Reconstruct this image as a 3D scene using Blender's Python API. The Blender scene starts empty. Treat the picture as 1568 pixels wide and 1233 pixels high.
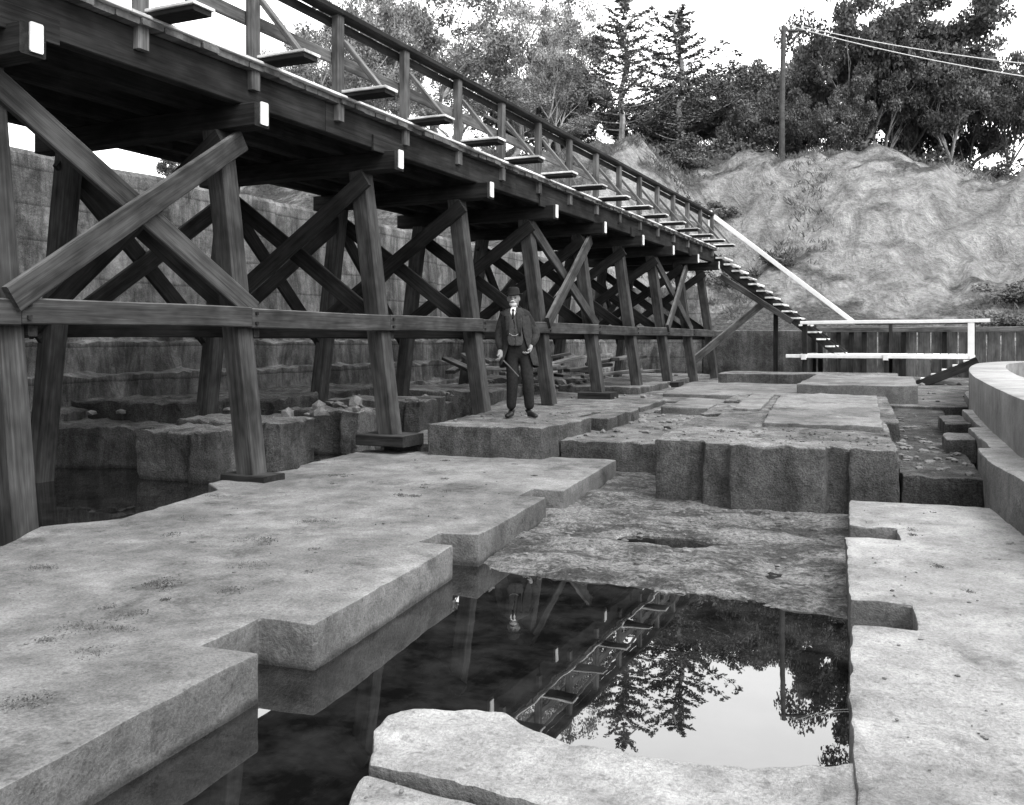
import bpy, bmesh, math, random
import numpy as np
from mathutils import Vector, Matrix, noise

random.seed(7); rng=np.random.default_rng(11)
scene=bpy.context.scene
R=math.radians
TH=R(20.05)
CAMZ=1.64
SN,CS=math.sin(TH),math.cos(TH)
def S(xc,d):            # survey station frame (right, ahead) -> site x,y
    return (xc*CS-d*SN, xc*SN+d*CS)
# trestle frame: s along the bridge, w to its left
TO=Vector((-5.59,7.83)); TD=Vector((0.0932,0.9956)); TL=Vector((-0.9956,0.0932))
def T(s,w,z):
    p=TO+TD*s+TL*w
    return Vector((p.x,p.y,z))
def toT(x,y):
    dx,dy=x-TO.x,y-TO.y
    return dx*TD.x+dy*TD.y, dx*TL.x+dy*TL.y
def sm(t):
    t=min(1,max(0,t)); return t*t*(3-2*t)

# ------------------------------------------------------------ materials
def newmat(name):
    m=bpy.data.materials.new(name); m.use_nodes=True
    nt=m.node_tree; b=nt.nodes['Principled BSDF']
    return m,nt,b
def N(nt,t,**k):
    n=nt.nodes.new(t)
    for a,v in k.items(): setattr(n,a,v)
    return n
def noise_n(nt,vec,scale,detail=4,rough=.6,dist=0):
    n=N(nt,'ShaderNodeTexNoise'); n.inputs['Scale'].default_value=scale
    n.inputs['Detail'].default_value=detail; n.inputs['Roughness'].default_value=rough
    n.inputs['Distortion'].default_value=dist
    nt.links.new(vec,n.inputs['Vector']); return n.outputs['Fac']
def mapr(nt,v,a,b,c,d):
    n=N(nt,'ShaderNodeMapRange'); nt.links.new(v,n.inputs[0])
    for i,x in enumerate((a,b,c,d)): n.inputs[i+1].default_value=x
    return n.outputs[0]
def math_n(nt,op,a,b):
    n=N(nt,'ShaderNodeMath',operation=op)
    for i,x in enumerate((a,b)):
        if isinstance(x,(int,float)): n.inputs[i].default_value=x
        else: nt.links.new(x,n.inputs[i])
    return n.outputs[0]
def scaled(nt,vec,s):
    n=N(nt,'ShaderNodeMapping'); n.inputs['Scale'].default_value=s
    nt.links.new(vec,n.inputs['Vector']); return n.outputs['Vector']
def pos(nt):
    return N(nt,'ShaderNodeNewGeometry').outputs['Position']
def grey(nt,val,b):
    c=N(nt,'ShaderNodeCombineColor')
    for i in range(3): nt.links.new(val,c.inputs[i])
    nt.links.new(c.outputs[0],b.inputs['Base Color'])
def bump(nt,h,b,strength,dist):
    n=N(nt,'ShaderNodeBump'); n.inputs['Strength'].default_value=strength; n.inputs['Distance'].default_value=dist
    nt.links.new(h,n.inputs['Height']); nt.links.new(n.outputs[0],b.inputs['Normal'])

def concrete(name,base,stain=.5,side=.7,speck=.35,streak=0,bumpd=.02,moss=0,boards=0,wet=0,pits=0):
    m,nt,b=newmat(name); p=pos(nt)
    big=mapr(nt,noise_n(nt,p,.7,4,.65,.4),.36,.62,1-stain,1.14)
    mid=mapr(nt,noise_n(nt,p,3.6,5,.72,.3),.36,.64,1-stain*.7,1.14)
    fn=noise_n(nt,p,60,3,.8)
    fin=mapr(nt,fn,.36,.62,1-speck,1+speck*.4)
    v=math_n(nt,'MULTIPLY',math_n(nt,'MULTIPLY',big,mid),fin)
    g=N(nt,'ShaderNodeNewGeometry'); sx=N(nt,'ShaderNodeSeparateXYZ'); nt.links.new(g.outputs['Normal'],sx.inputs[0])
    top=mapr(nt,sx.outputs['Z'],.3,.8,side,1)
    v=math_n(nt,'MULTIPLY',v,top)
    sep=N(nt,'ShaderNodeSeparateXYZ'); nt.links.new(p,sep.inputs[0])
    if streak:
        st=noise_n(nt,scaled(nt,p,(1.6,1.6,.3)),1.5,6,.75,.6)
        v=math_n(nt,'MULTIPLY',v,mapr(nt,st,.4,.6,1-streak,1.3))
    if boards:
        wob=math_n(nt,'ADD',sep.outputs['Z'],math_n(nt,'MULTIPLY',noise_n(nt,p,1.2,2),.06))
        fr=math_n(nt,'FRACT',math_n(nt,'MULTIPLY',wob,boards),0)
        ln=mapr(nt,fr,0,.10,.42,1); v=math_n(nt,'MULTIPLY',v,ln)
    if moss:
        mo=noise_n(nt,p,1.6,8,.8,.3)
        v=math_n(nt,'MULTIPLY',v,mapr(nt,mo,.53,.66,1,1-moss))
    if pits:
        pt=noise_n(nt,p,22,2,.6); v=math_n(nt,'MULTIPLY',v,mapr(nt,pt,.60,.70,1,1-pits))
    if wet:
        wz=math_n(nt,'ADD',sep.outputs['Z'],math_n(nt,'MULTIPLY',noise_n(nt,p,5,3),.06))
        v=math_n(nt,'MULTIPLY',v,mapr(nt,wz,.045,.075,1-wet,1))
    v=math_n(nt,'MULTIPLY',v,base)
    grey(nt,v,b); b.inputs['Roughness'].default_value=.93
    b.inputs['Specular IOR Level'].default_value=.2
    h=math_n(nt,'ADD',noise_n(nt,p,14,5,.75),math_n(nt,'MULTIPLY',fn,.4))
    bump(nt,h,b,.9,bumpd)
    return m
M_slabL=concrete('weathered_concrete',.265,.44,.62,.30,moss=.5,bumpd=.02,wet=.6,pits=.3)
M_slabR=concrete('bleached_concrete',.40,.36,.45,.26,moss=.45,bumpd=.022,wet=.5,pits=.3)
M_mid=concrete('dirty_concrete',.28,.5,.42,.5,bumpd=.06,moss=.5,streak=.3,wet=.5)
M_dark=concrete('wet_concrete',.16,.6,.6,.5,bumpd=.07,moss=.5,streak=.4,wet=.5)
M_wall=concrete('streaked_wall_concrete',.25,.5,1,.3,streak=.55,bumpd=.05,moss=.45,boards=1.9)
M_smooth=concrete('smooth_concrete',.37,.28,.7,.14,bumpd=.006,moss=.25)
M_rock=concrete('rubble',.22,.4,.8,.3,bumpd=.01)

def wood(name,base,topgain=1.5,var=.55):
    m,nt,b=newmat(name); at=N(nt,'ShaderNodeAttribute'); at.attribute_name='grain'
    p=at.outputs['Vector']
    g=noise_n(nt,scaled(nt,p,(.5,14,14)),2.2,4,.75,.4)
    g2=noise_n(nt,scaled(nt,p,(1,2,2)),1.3,3,.7)
    v=math_n(nt,'MULTIPLY',mapr(nt,g,.3,.7,1-var,1+var),mapr(nt,g2,.35,.65,.55,1.6))
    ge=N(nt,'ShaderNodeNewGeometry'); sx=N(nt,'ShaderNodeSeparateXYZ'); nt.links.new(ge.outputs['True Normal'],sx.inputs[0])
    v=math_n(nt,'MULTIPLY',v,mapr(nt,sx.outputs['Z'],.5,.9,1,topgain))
    v=math_n(nt,'MULTIPLY',v,base); grey(nt,v,b)
    b.inputs['Roughness'].default_value=.85; b.inputs['Specular IOR Level'].default_value=.15
    bump(nt,g,b,.5,.01); return m
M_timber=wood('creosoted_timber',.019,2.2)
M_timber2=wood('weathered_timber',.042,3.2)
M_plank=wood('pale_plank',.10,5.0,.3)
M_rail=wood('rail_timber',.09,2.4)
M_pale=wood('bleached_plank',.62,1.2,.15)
def plain(name,val,rough=.7,nz=.15,scale=8,bumpd=0):
    m,nt,b=newmat(name); p=N(nt,'ShaderNodeTexCoord').outputs['Object']
    nn=noise_n(nt,p,scale,3,.6)
    v=math_n(nt,'MULTIPLY',mapr(nt,nn,.3,.7,1-nz,1+nz),val)
    grey(nt,v,b); b.inputs['Roughness'].default_value=rough; b.inputs['Specular IOR Level'].default_value=.25
    if bumpd: bump(nt,nn,b,.6,bumpd)
    return m
M_white=plain('white_paint',.78,.5,.08)
M_suit=plain('dark_wool',.018,.95,.35,30,.004)
M_coat=plain('coat_wool',.032,.95,.35,30,.004)
M_vest=plain('waistcoat_wool',.055,.95,.3,40)
M_skin=plain('skin',.27,.6,.08)
M_hair=plain('white_beard_hair',.5,.9,.25,60,.006)
M_felt=plain('hat_felt',.013,.9,.2)
M_leather=plain('shoe_leather',.015,.4,.2)
M_bark=plain('bark',.12,.9,.45,3,.05)
M_barkpale=plain('pale_bark',.36,.9,.35,3,.05)
M_pole=plain('pole_wood',.09,.9,.3,4)

def leafmat(name,base):
    m,nt,b=newmat(name); p=pos(nt)
    oi=N(nt,'ShaderNodeObjectInfo').outputs['Random']
    v=math_n(nt,'MULTIPLY',mapr(nt,noise_n(nt,p,1.0,2,.7),.36,.64,.5,1.5),mapr(nt,oi,0,1,.8,1.25))
    v=math_n(nt,'MULTIPLY',v,base); grey(nt,v,b)
    b.inputs['Roughness'].default_value=.8; b.inputs['Specular IOR Level'].default_value=.1
    return m
M_leaf=leafmat('foliage',.13)
M_leafhazy=leafmat('hazy_foliage',.27)  # haze over the left-hand trees is put into this lighter leaf colour
M_needle=leafmat('conifer_foliage',.14)
M_grass=leafmat('grass',.13)
M_moss=leafmat('moss',.12)

def water():
    m,nt,b=newmat('still_water'); p=pos(nt)
    nt.nodes.remove(b)
    d=N(nt,'ShaderNodeBsdfDiffuse'); 
    c=N(nt,'ShaderNodeCombineColor'); v=mapr(nt,noise_n(nt,p,3,4,.7),.4,.75,.005,.03)
    for i in range(3): nt.links.new(v,c.inputs[i])
    nt.links.new(c.outputs[0],d.inputs[0])
    g=N(nt,'ShaderNodeBsdfGlossy'); g.inputs['Roughness'].default_value=.008; g.inputs['Color'].default_value=(.97,.97,.97,1)
    bp=N(nt,'ShaderNodeBump'); bp.inputs['Strength'].default_value=.03; bp.inputs['Distance'].default_value=.01
    nt.links.new(noise_n(nt,p,4,1,.5),bp.inputs['Height']); nt.links.new(bp.outputs[0],g.inputs['Normal'])
    f=N(nt,'ShaderNodeFresnel'); f.inputs['IOR'].default_value=2.35
    mx=N(nt,'ShaderNodeMixShader'); nt.links.new(f.outputs[0],mx.inputs[0])
    nt.links.new(d.outputs[0],mx.inputs[1]); nt.links.new(g.outputs[0],mx.inputs[2])
    nt.links.new(mx.outputs[0],nt.nodes['Material Output'].inputs['Surface'])
    return m
M_water=water()

def terrain_mat():
    m,nt,b=newmat('hillside_soil'); p=pos(nt)
    ge=N(nt,'ShaderNodeNewGeometry'); sx=N(nt,'ShaderNodeSeparateXYZ'); nt.links.new(ge.outputs['Normal'],sx.inputs[0])
    gul=noise_n(nt,scaled(nt,p,(1,1,.55)),.9,7,.68,.6)
    f5=noise_n(nt,p,5,4,.75)
    soil=mapr(nt,gul,.35,.65,.19,.42)
    soil=math_n(nt,'MULTIPLY',soil,mapr(nt,f5,.35,.65,.75,1.2))
    grass=mapr(nt,f5,.3,.7,.04,.17)
    sep=N(nt,'ShaderNodeSeparateXYZ'); nt.links.new(p,sep.inputs[0])
    k=math_n(nt,'ADD',sx.outputs['Z'],math_n(nt,'MULTIPLY',noise_n(nt,p,.28,6,.72),1.5))
    k=math_n(nt,'ADD',k,mapr(nt,sep.outputs['X'],-8,6,.10,-.14))
    k=mapr(nt,k,1.48,1.64,0,1)
    mx=N(nt,'ShaderNodeMix'); nt.links.new(k,mx.inputs[0]); nt.links.new(soil,mx.inputs[2]); nt.links.new(grass,mx.inputs[3])
    grey(nt,mx.outputs[0],b); b.inputs['Roughness'].default_value=1; b.inputs['Specular IOR Level'].default_value=.1
    bump(nt,math_n(nt,'ADD',gul,math_n(nt,'MULTIPLY',f5,.3)),b,1,.6)
    return m
M_terr=terrain_mat()
def silt_mat():
    m,nt,b=newmat('pool_silt'); p=pos(nt)
    a=noise_n(nt,scaled(nt,p,(1,1.6,1)),1.5,9,.85,.2); c=noise_n(nt,p,34,3,.8)
    v=math_n(nt,'MULTIPLY',mapr(nt,a,.44,.56,.045,.22),mapr(nt,c,.38,.62,.4,1.4))
    grey(nt,v,b); b.inputs['Roughness'].default_value=.75; b.inputs['Specular IOR Level'].default_value=.3
    bump(nt,math_n(nt,'ADD',a,math_n(nt,'MULTIPLY',c,.4)),b,1,.035); return m
M_silt=silt_mat()

# ------------------------------------------------------------ helpers
def mk(name,verts,faces,mats,parent=None,fm=None,smooth=False):
    me=bpy.data.meshes.new(name); me.from_pydata([tuple(v) for v in verts],[],faces); 
    for m in (mats if isinstance(mats,(list,tuple)) else [mats]): me.materials.append(m)
    if fm is not None: me.polygons.foreach_set('material_index',fm)
    if smooth: me.shade_smooth()
    me.update()
    o=bpy.data.objects.new(name,me); scene.collection.objects.link(o)
    if parent: o.parent=parent
    return o
def empty(name,loc=(0,0,0)):
    e=bpy.data.objects.new(name,None); e.location=loc; scene.collection.objects.link(e); return e
def from_bm(bm,name,mat,parent=None,sharp=None):
    me=bpy.data.meshes.new(name); bm.to_mesh(me); bm.free()
    for m in (mat if isinstance(mat,(list,tuple)) else [mat]): me.materials.append(m)
    if sharp: me.shade_smooth(); me.set_sharp_from_angle(angle=R(sharp))
    o=bpy.data.objects.new(name,me); scene.collection.objects.link(o)
    if parent: o.parent=parent
    return o
def rough(bm,cell,lo,hi,seed):
    xs=[v.co.x for v in bm.verts]; ys=[v.co.y for v in bm.verts]; zs=[v.co.z for v in bm.verts]
    def cuts(a,b,c,n):
        k=int((b-a)/c)
        for i in range(1,k+1):
            q=a+(b-a)*i/(k+1)
            bmesh.ops.bisect_plane(bm,geom=bm.verts[:]+bm.edges[:]+bm.faces[:],plane_co=Vector(n)*q,plane_no=n)
    cuts(min(xs),max(xs),cell,(1,0,0)); cuts(min(ys),max(ys),cell,(0,1,0)); cuts(min(zs),max(zs),cell,(0,0,1))
    o=Vector((seed*3.1,seed*1.7,0))
    for v in bm.verts:
        n1=noise.noise_vector(v.co*1.1+o); n2=noise.noise_vector(v.co*6+o); n3=noise.noise_vector(v.co*15+o)
        v.co+=n1*lo+n2*hi+n3*hi*.6
def slab(name,poly,z0,z1,mat,cell=.3,lo=.006,hi=.006,bev=.012,seed=1,parent=None):
    bm=bmesh.new(); vs=[bm.verts.new((x,y,z1)) for x,y in poly]; f=bm.faces.new(vs)
    f.normal_update()
    if f.normal.z<0: f.normal_flip()
    r=bmesh.ops.extrude_face_region(bm,geom=[f])
    for v in [g for g in r['geom'] if isinstance(g,bmesh.types.BMVert)]: v.co.z=z0
    bmesh.ops.recalc_face_normals(bm,faces=bm.faces[:])
    te=[e for e in bm.edges if abs(e.verts[0].co.z-z1)<1e-5 and abs(e.verts[1].co.z-z1)<1e-5]
    ve=[e for e in bm.edges if abs(e.verts[0].co.z-e.verts[1].co.z)>1e-3]
    bmesh.ops.bevel(bm,geom=te+ve,offset=bev,segments=2,affect='EDGES',profile=.5)
    bmesh.ops.triangulate(bm,faces=[f for f in bm.faces if len(f.verts)>4])
    rough(bm,cell,lo,hi,seed)
    bmesh.ops.recalc_face_normals(bm,faces=bm.faces[:])
    return from_bm(bm,name,mat,parent,26)
class Beams:
    def __init__(s): s.v=[]; s.f=[]; s.m=[]; s.g=[]
    def beam(s,p0,p1,w,h,mi=0,up=Vector((0,0,1)),endmi=None):
        p0=Vector(p0); p1=Vector(p1); d=(p1-p0).normalized()
        if abs(d.dot(up))>.98: up=Vector((TD.x,TD.y,0))
        side=d.cross(up).normalized(); u=side.cross(d).normalized()
        w=w*.5+random.uniform(-.002,.002); h=h*.5+random.uniform(-.002,.002)
        b=len(s.v); c=min(.010,w*.3,h*.3); ro=(random.uniform(0,40),random.uniform(0,9),random.uniform(0,9))
        prof=[(-w,-h+c),(-w+c,-h),(w-c,-h),(w,-h+c),(w,h-c),(w-c,h),(-w+c,h),(-w,h-c)]
        L=(p1-p0).length; nseg=max(1,int(L/.8))
        for k in range(nseg+1):
            q=p0.lerp(p1,k/nseg)
            j=Vector((0,0,0))
            if 0<k<nseg: j=noise.noise_vector(q*1.7)*.012
            for a,e in prof: s.v.append(q+side*a+u*e+j); s.g+= [ro[0]+L*k/nseg,ro[1]+a,ro[2]+e]
        for k in range(nseg):
            for i in range(8):
                i2=(i+1)%8; s.f.append((b+k*8+i,b+k*8+i2,b+k*8+8+i2,b+k*8+8+i)); s.m.append(mi)
        s.f.append(tuple(b+i for i in range(7,-1,-1))); s.m.append(mi)
        s.f.append(tuple(b+nseg*8+i for i in range(8))); s.m.append(mi if endmi is None else endmi)
    def done(s,name,mats,parent=None):
        o=mk(name,s.v,s.f,mats,parent,s.m)
        bm=bmesh.new(); bm.from_mesh(o.data); bmesh.ops.recalc_face_normals(bm,faces=bm.faces[:]); bm.to_mesh(o.data); bm.free()
        a=o.data.attributes.new('grain','FLOAT_VECTOR','POINT'); a.data.foreach_set('vector',s.g)
        return o

# ------------------------------------------------------------ terrain
def ridged(p):
    return 1-2*abs(noise.noise(p))
def terr(x,y):
    s,w=toT(x,y)
    h=-.5
    h=max(h,-.5+1.5*sm((x-7.5)/1.5))
    if y<0: h=max(h,-.5+1.5*sm((-y-6)/4))
    hl=4.25+6.6*sm((s-16)/22)
    bank=1+3.5*sm((-w-9.5)/12)
    if x>7.5: h=max(h,bank)
    top=8.3-1.1*sm((-w-3)/8)
    off=max(0,(-w-8))*.35
    t=(s-25.9+off)/15.5
    hb=1.75+top*(.42*sm(t/.8)+.58*sm((t-.42)/.5))
    nz=noise.noise(Vector((x*.25,y*.25,3)))*1.1+ridged(Vector((w*.28,s*.12,7)))*.7+ridged(Vector((w*.9+s*.2,s*.4,2)))*.25+noise.noise(Vector((x*.9,y*.9,5)))*.35+noise.noise(Vector((x*2.3,y*2.3,1)))*.16
    k=sm((w-2)/6)
    H=hb*(1-k)+hl*k
    if s>26.0:
        h=H+nz*sm((s-28)/5)*(1-.75*sm((s-41+off)/3))
    elif s>25.5:
        h=h+(H-h)*(s-25.5)/.5
    if w>6.4:
        g=sm((w-6.4)/.5); 
        H2=hl+nz*.4*sm((w-7)/4)
        if s<=26: h=h*(1-g)+H2*g if s<25.5 else max(h,H2)
    d=math.hypot(x,y)
    if d>90: h=h+(10.5-h)*sm((d-90)/60)
    return h
def axis(a,b,st,far):
    c=list(np.arange(a,b+1e-6,st)); q=c[-1]; k=st
    out=[]
    while q<far: k*=1.25; q+=k; out.append(q)
    q=a;k=st; pre=[]
    while q>-far: k*=1.25; q-=k; pre.append(q)
    return pre[::-1]+c+out
ax=axis(-34,26,.26,900); ay=axis(-9,60,.26,900)
tv=[(x,y,terr(x,y)) for y in ay for x in ax]; nx=len(ax)
tf=[(j*nx+i,j*nx+i+1,(j+1)*nx+i+1,(j+1)*nx+i) for j in range(len(ay)-1) for i in range(nx-1)]
mk('ground',tv,tf,M_terr,smooth=True)

wv=[tuple(T(-14,6.3,0)),tuple(T(25.6,6.3,0)),tuple(T(25.6,-11,0)),(7.6,-5,0),(-10,-5,0)]
mk('pool_water',wv,[(4,3,2,1,0)],M_water)

sx_=np.arange(-2.95,.2,.035); sy_=np.arange(4.6,11.0,.035)
def silt_z(x,y):
    n=noise.noise(Vector((x*1.3,y*1.8,0)))*.045+noise.noise(Vector((x*5,y*5,4)))*.022+noise.noise(Vector((x*17,y*17,4)))*.013
    z=-.28+.31*sm((y-4.75+.15*x)/1.25)+n*sm((y-4.9)/1)+.02*sm((y-6)/3)
    r=math.hypot((x+1.37)/.34,(y-7.38)/.22)+noise.noise(Vector((x*4,y*4,9)))*.5; return z-.13*sm((1.35-r)/.4)
sv=[(x,y,silt_z(x,y)) for y in sy_ for x in sx_]
nx=len(sx_)
mk('silt_bed',sv,[(j*nx+i,j*nx+i+1,(j+1)*nx+i+1,(j+1)*nx+i) for j in range(len(sy_)-1) for i in range(nx-1)],M_silt,smooth=True)

# ------------------------------------------------------------ concrete foundations
TOPL=.23
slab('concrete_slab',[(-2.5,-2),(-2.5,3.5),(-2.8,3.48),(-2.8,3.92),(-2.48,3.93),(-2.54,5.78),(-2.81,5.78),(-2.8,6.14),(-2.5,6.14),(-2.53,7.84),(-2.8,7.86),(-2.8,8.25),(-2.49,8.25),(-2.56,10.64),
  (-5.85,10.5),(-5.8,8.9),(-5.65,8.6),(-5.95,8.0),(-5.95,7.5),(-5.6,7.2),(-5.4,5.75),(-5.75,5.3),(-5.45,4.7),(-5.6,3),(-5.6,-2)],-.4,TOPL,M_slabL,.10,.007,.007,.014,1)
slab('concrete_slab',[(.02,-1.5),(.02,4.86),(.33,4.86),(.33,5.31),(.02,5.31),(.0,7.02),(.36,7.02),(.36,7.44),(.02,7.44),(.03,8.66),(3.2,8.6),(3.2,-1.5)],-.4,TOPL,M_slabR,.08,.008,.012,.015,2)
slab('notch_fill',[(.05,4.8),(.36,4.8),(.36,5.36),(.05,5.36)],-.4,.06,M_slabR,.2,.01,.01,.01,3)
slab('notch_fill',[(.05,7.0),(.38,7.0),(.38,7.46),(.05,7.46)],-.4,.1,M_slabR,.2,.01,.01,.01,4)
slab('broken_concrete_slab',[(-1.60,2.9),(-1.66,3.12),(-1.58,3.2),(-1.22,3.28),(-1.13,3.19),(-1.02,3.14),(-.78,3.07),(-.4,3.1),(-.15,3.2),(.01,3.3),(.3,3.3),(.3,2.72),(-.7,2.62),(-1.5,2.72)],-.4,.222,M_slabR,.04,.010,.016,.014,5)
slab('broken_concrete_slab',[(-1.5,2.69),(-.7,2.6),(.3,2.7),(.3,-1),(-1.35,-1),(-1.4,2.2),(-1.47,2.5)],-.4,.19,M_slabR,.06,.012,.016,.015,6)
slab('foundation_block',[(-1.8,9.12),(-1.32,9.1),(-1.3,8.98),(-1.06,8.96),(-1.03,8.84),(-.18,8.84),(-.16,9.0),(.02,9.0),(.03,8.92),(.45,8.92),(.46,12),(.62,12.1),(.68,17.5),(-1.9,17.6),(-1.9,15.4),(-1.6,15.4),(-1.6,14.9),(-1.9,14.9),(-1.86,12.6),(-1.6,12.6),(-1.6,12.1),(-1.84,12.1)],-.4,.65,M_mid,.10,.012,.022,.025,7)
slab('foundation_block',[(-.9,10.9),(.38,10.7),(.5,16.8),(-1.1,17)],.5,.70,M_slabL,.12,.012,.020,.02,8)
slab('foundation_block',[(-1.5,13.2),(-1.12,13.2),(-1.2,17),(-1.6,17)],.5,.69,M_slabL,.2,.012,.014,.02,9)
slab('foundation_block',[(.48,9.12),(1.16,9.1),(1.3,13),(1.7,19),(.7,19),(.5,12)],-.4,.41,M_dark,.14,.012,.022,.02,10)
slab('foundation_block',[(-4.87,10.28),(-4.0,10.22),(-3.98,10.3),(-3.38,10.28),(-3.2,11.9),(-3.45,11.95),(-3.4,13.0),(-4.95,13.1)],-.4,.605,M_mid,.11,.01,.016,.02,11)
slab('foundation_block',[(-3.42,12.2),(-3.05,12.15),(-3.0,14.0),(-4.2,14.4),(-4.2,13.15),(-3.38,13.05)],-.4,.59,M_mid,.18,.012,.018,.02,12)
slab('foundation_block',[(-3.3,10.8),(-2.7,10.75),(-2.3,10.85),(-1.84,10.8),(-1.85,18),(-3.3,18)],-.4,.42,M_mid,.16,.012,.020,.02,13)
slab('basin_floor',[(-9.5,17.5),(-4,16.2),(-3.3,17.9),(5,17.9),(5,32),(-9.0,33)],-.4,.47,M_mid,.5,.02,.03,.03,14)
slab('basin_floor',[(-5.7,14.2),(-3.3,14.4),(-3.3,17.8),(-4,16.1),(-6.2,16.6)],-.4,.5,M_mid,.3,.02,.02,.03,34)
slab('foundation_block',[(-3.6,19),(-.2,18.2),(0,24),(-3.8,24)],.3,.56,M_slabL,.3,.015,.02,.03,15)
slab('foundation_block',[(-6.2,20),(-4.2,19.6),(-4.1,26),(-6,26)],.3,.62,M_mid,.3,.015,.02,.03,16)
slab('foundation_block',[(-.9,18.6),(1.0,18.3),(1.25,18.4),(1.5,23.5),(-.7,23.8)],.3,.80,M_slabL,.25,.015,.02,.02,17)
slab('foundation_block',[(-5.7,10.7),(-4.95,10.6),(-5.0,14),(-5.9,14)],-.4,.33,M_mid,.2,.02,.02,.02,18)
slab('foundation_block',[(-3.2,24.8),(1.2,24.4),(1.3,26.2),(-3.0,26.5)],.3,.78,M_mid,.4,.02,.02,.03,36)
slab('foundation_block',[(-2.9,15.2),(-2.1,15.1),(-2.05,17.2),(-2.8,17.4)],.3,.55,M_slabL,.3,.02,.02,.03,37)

blk=[(-7.95,8.7,-6.85,9.6,.58),(-8.2,9.7,-6.55,10.6,.62),(-9,10.75,-7.1,11.35,.44),(-9,11.5,-6.5,12.4,.62),(-9,12.55,-7.0,13.2,.46),
     (-9,13.4,-6.45,14.7,.66),(-9,14.9,-6.9,15.9,.5),(-9,16.1,-6.3,18.2,.68),(-9,18.5,-6.6,21,.6),(-9,21.3,-6.2,25,.7)]
for i,(a,b,c,d,z) in enumerate(blk):
    slab('foundation_block',[(a,b),(c-.3,b),(c-.28,b-.07),(c,b-.05),(c,(b+d)/2),(c-.14,(b+d)/2+.04),(c-.12,d),(a,d)],-.4,z,M_mid,.07 if i<5 else .2,.015,.04,.03,20+i)
slab('foundation_block',[(-12,8.6),(-9.0,9.2),(-8.9,9.35),(-8.3,9.4),(-8.25,11),(-12,11)],-.4,.52,M_dark,.12,.02,.045,.04,31)
slab('foundation_block',[(-11.5,10.1),(-8.6,10.2),(-8.5,11.3),(-7.9,11.4),(-7.8,12.5),(-8.2,12.6),(-8.2,16),(-11,16)],.3,.78,M_dark,.12,.02,.045,.04,32)
slab('foundation_block',[(-8.6,3.5),(-6.1,3.9),(-6.05,5.3),(-6.3,5.7),(-7.2,5.6),(-8.6,5.0)],-.4,.2,M_dark,.12,.03,.05,.05,33)

prof=[(4.7,-.5),(4.72,.66),(5.0,.70),(5.02,1.12),(5.22,1.16),(5.24,1.62),(5.45,1.66),(5.48,2.18),(5.86,2.24),(5.92,3.3),(5.94,4.38),(6.0,4.46),(6.9,4.46),(6.9,-.5)]
bm=bmesh.new(); rows=[]
ss=list(np.arange(-16,26,.12))
for s in ss:
    row=[]
    pil=.16 if (s%6.4)<.8 else 0
    for k,(w,z) in enumerate(prof):
        p=T(s,w-(pil if 8<=k<=11 else 0),z)
        ero=noise.noise(Vector((s*2.1,z*3,2)))*.09+noise.noise(Vector((s*7,z*6,5)))*.06
        if 1<=k<=8: p+=T(0,ero,0)-T(0,0,0)+Vector((0,0,noise.noise(Vector((s*1.6,k,9)))*.09+noise.noise(Vector((s*7,k,9)))*.05))
        elif k in(10,11,12): p.z+=noise.noise(Vector((s*.8,1,1)))*.04
        row.append(bm.verts.new(p))
    rows.append(row)
for a,b in zip(rows,rows[1:]):
    for k in range(len(prof)-1): bm.faces.new((a[k],b[k],b[k+1],a[k+1]))
bm.faces.new(rows[0]); bm.faces.new(rows[-1][::-1])
bmesh.ops.recalc_face_normals(bm,faces=bm.faces[:])
from_bm(bm,'concrete_retaining_wall',M_wall,None,30)

def wallbox(name,s0,s1,w0,w1,z0,z1,mat,cell=.5):
    pts=[T(s0,w0,0),T(s0,w1,0),T(s1,w1,0),T(s1,w0,0)]
    return slab(name,[(p.x,p.y) for p in pts],z0,z1,mat,cell,.02,.02,.03,int(z1*10))
wallbox('concrete_retaining_wall',25.3,26.2,6.8,1.6,-.4,3.6,M_wall)
wallbox('concrete_retaining_wall',25.25,26.2,1.58,-2.0,-.4,2.0,M_mid)
sh=Beams()
w=-2.05
while w>-10.6:
    dark=random.random()
    sh.beam(T(25.25+random.uniform(-.03,.03),w,.2),T(25.25,w,2.02+random.uniform(-.05,.05)),.36,.07,0 if dark<.4 else 1)
    if random.random()<.6: sh.beam(T(25.08,w-.2,.2),T(25.08,w-.2,1.96),.14,.14,2)
    w-=.4
sh.beam(T(25.0,-2,2.0),T(25.0,-10.8,2.0),.16,.16,0)
sh.done('sheet_pile_wall',[M_rail,M_plank,M_timber])

LC=[(2.1,4.2),(1.6,6.6),(1.45,8.6),(1.5,10.5),(1.6,12.5),(1.76,15),(2.05,18),(2.45,21),(2.95,23.6),(3.8,25.6),(5.2,26.9),(7.2,27.3)]
def dense(c,n=6):
    o=[]
    for i in range(len(c)-1):
        p0,p1,p2,p3=[Vector(c[max(0,min(len(c)-1,i+k))]) for k in(-1,0,1,2)]
        for j in range(n):
            t=j/n; q=.5*((2*p1)+(p2-p0)*t+(2*p0-5*p1+4*p2-p3)*t*t+(3*p1-p0-3*p2+p3)*t**3); o.append((q.x,q.y))
    return o+[c[-1]]
LC=dense(LC)
def offs(c,d):
    o=[]
    for i in range(len(c)):
        a=Vector(c[max(0,i-1)]); b=Vector(c[min(len(c)-1,i+1)]); t=(b-a).normalized(); n=Vector((t.y,-t.x))
        p=Vector(c[i])+n*d; o.append((p.x,p.y))
    return o
slab('curved_concrete_wall',LC+offs(LC,.62)[::-1],-.4,1.13,M_smooth,.5,.003,.002,.012,40)
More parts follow.
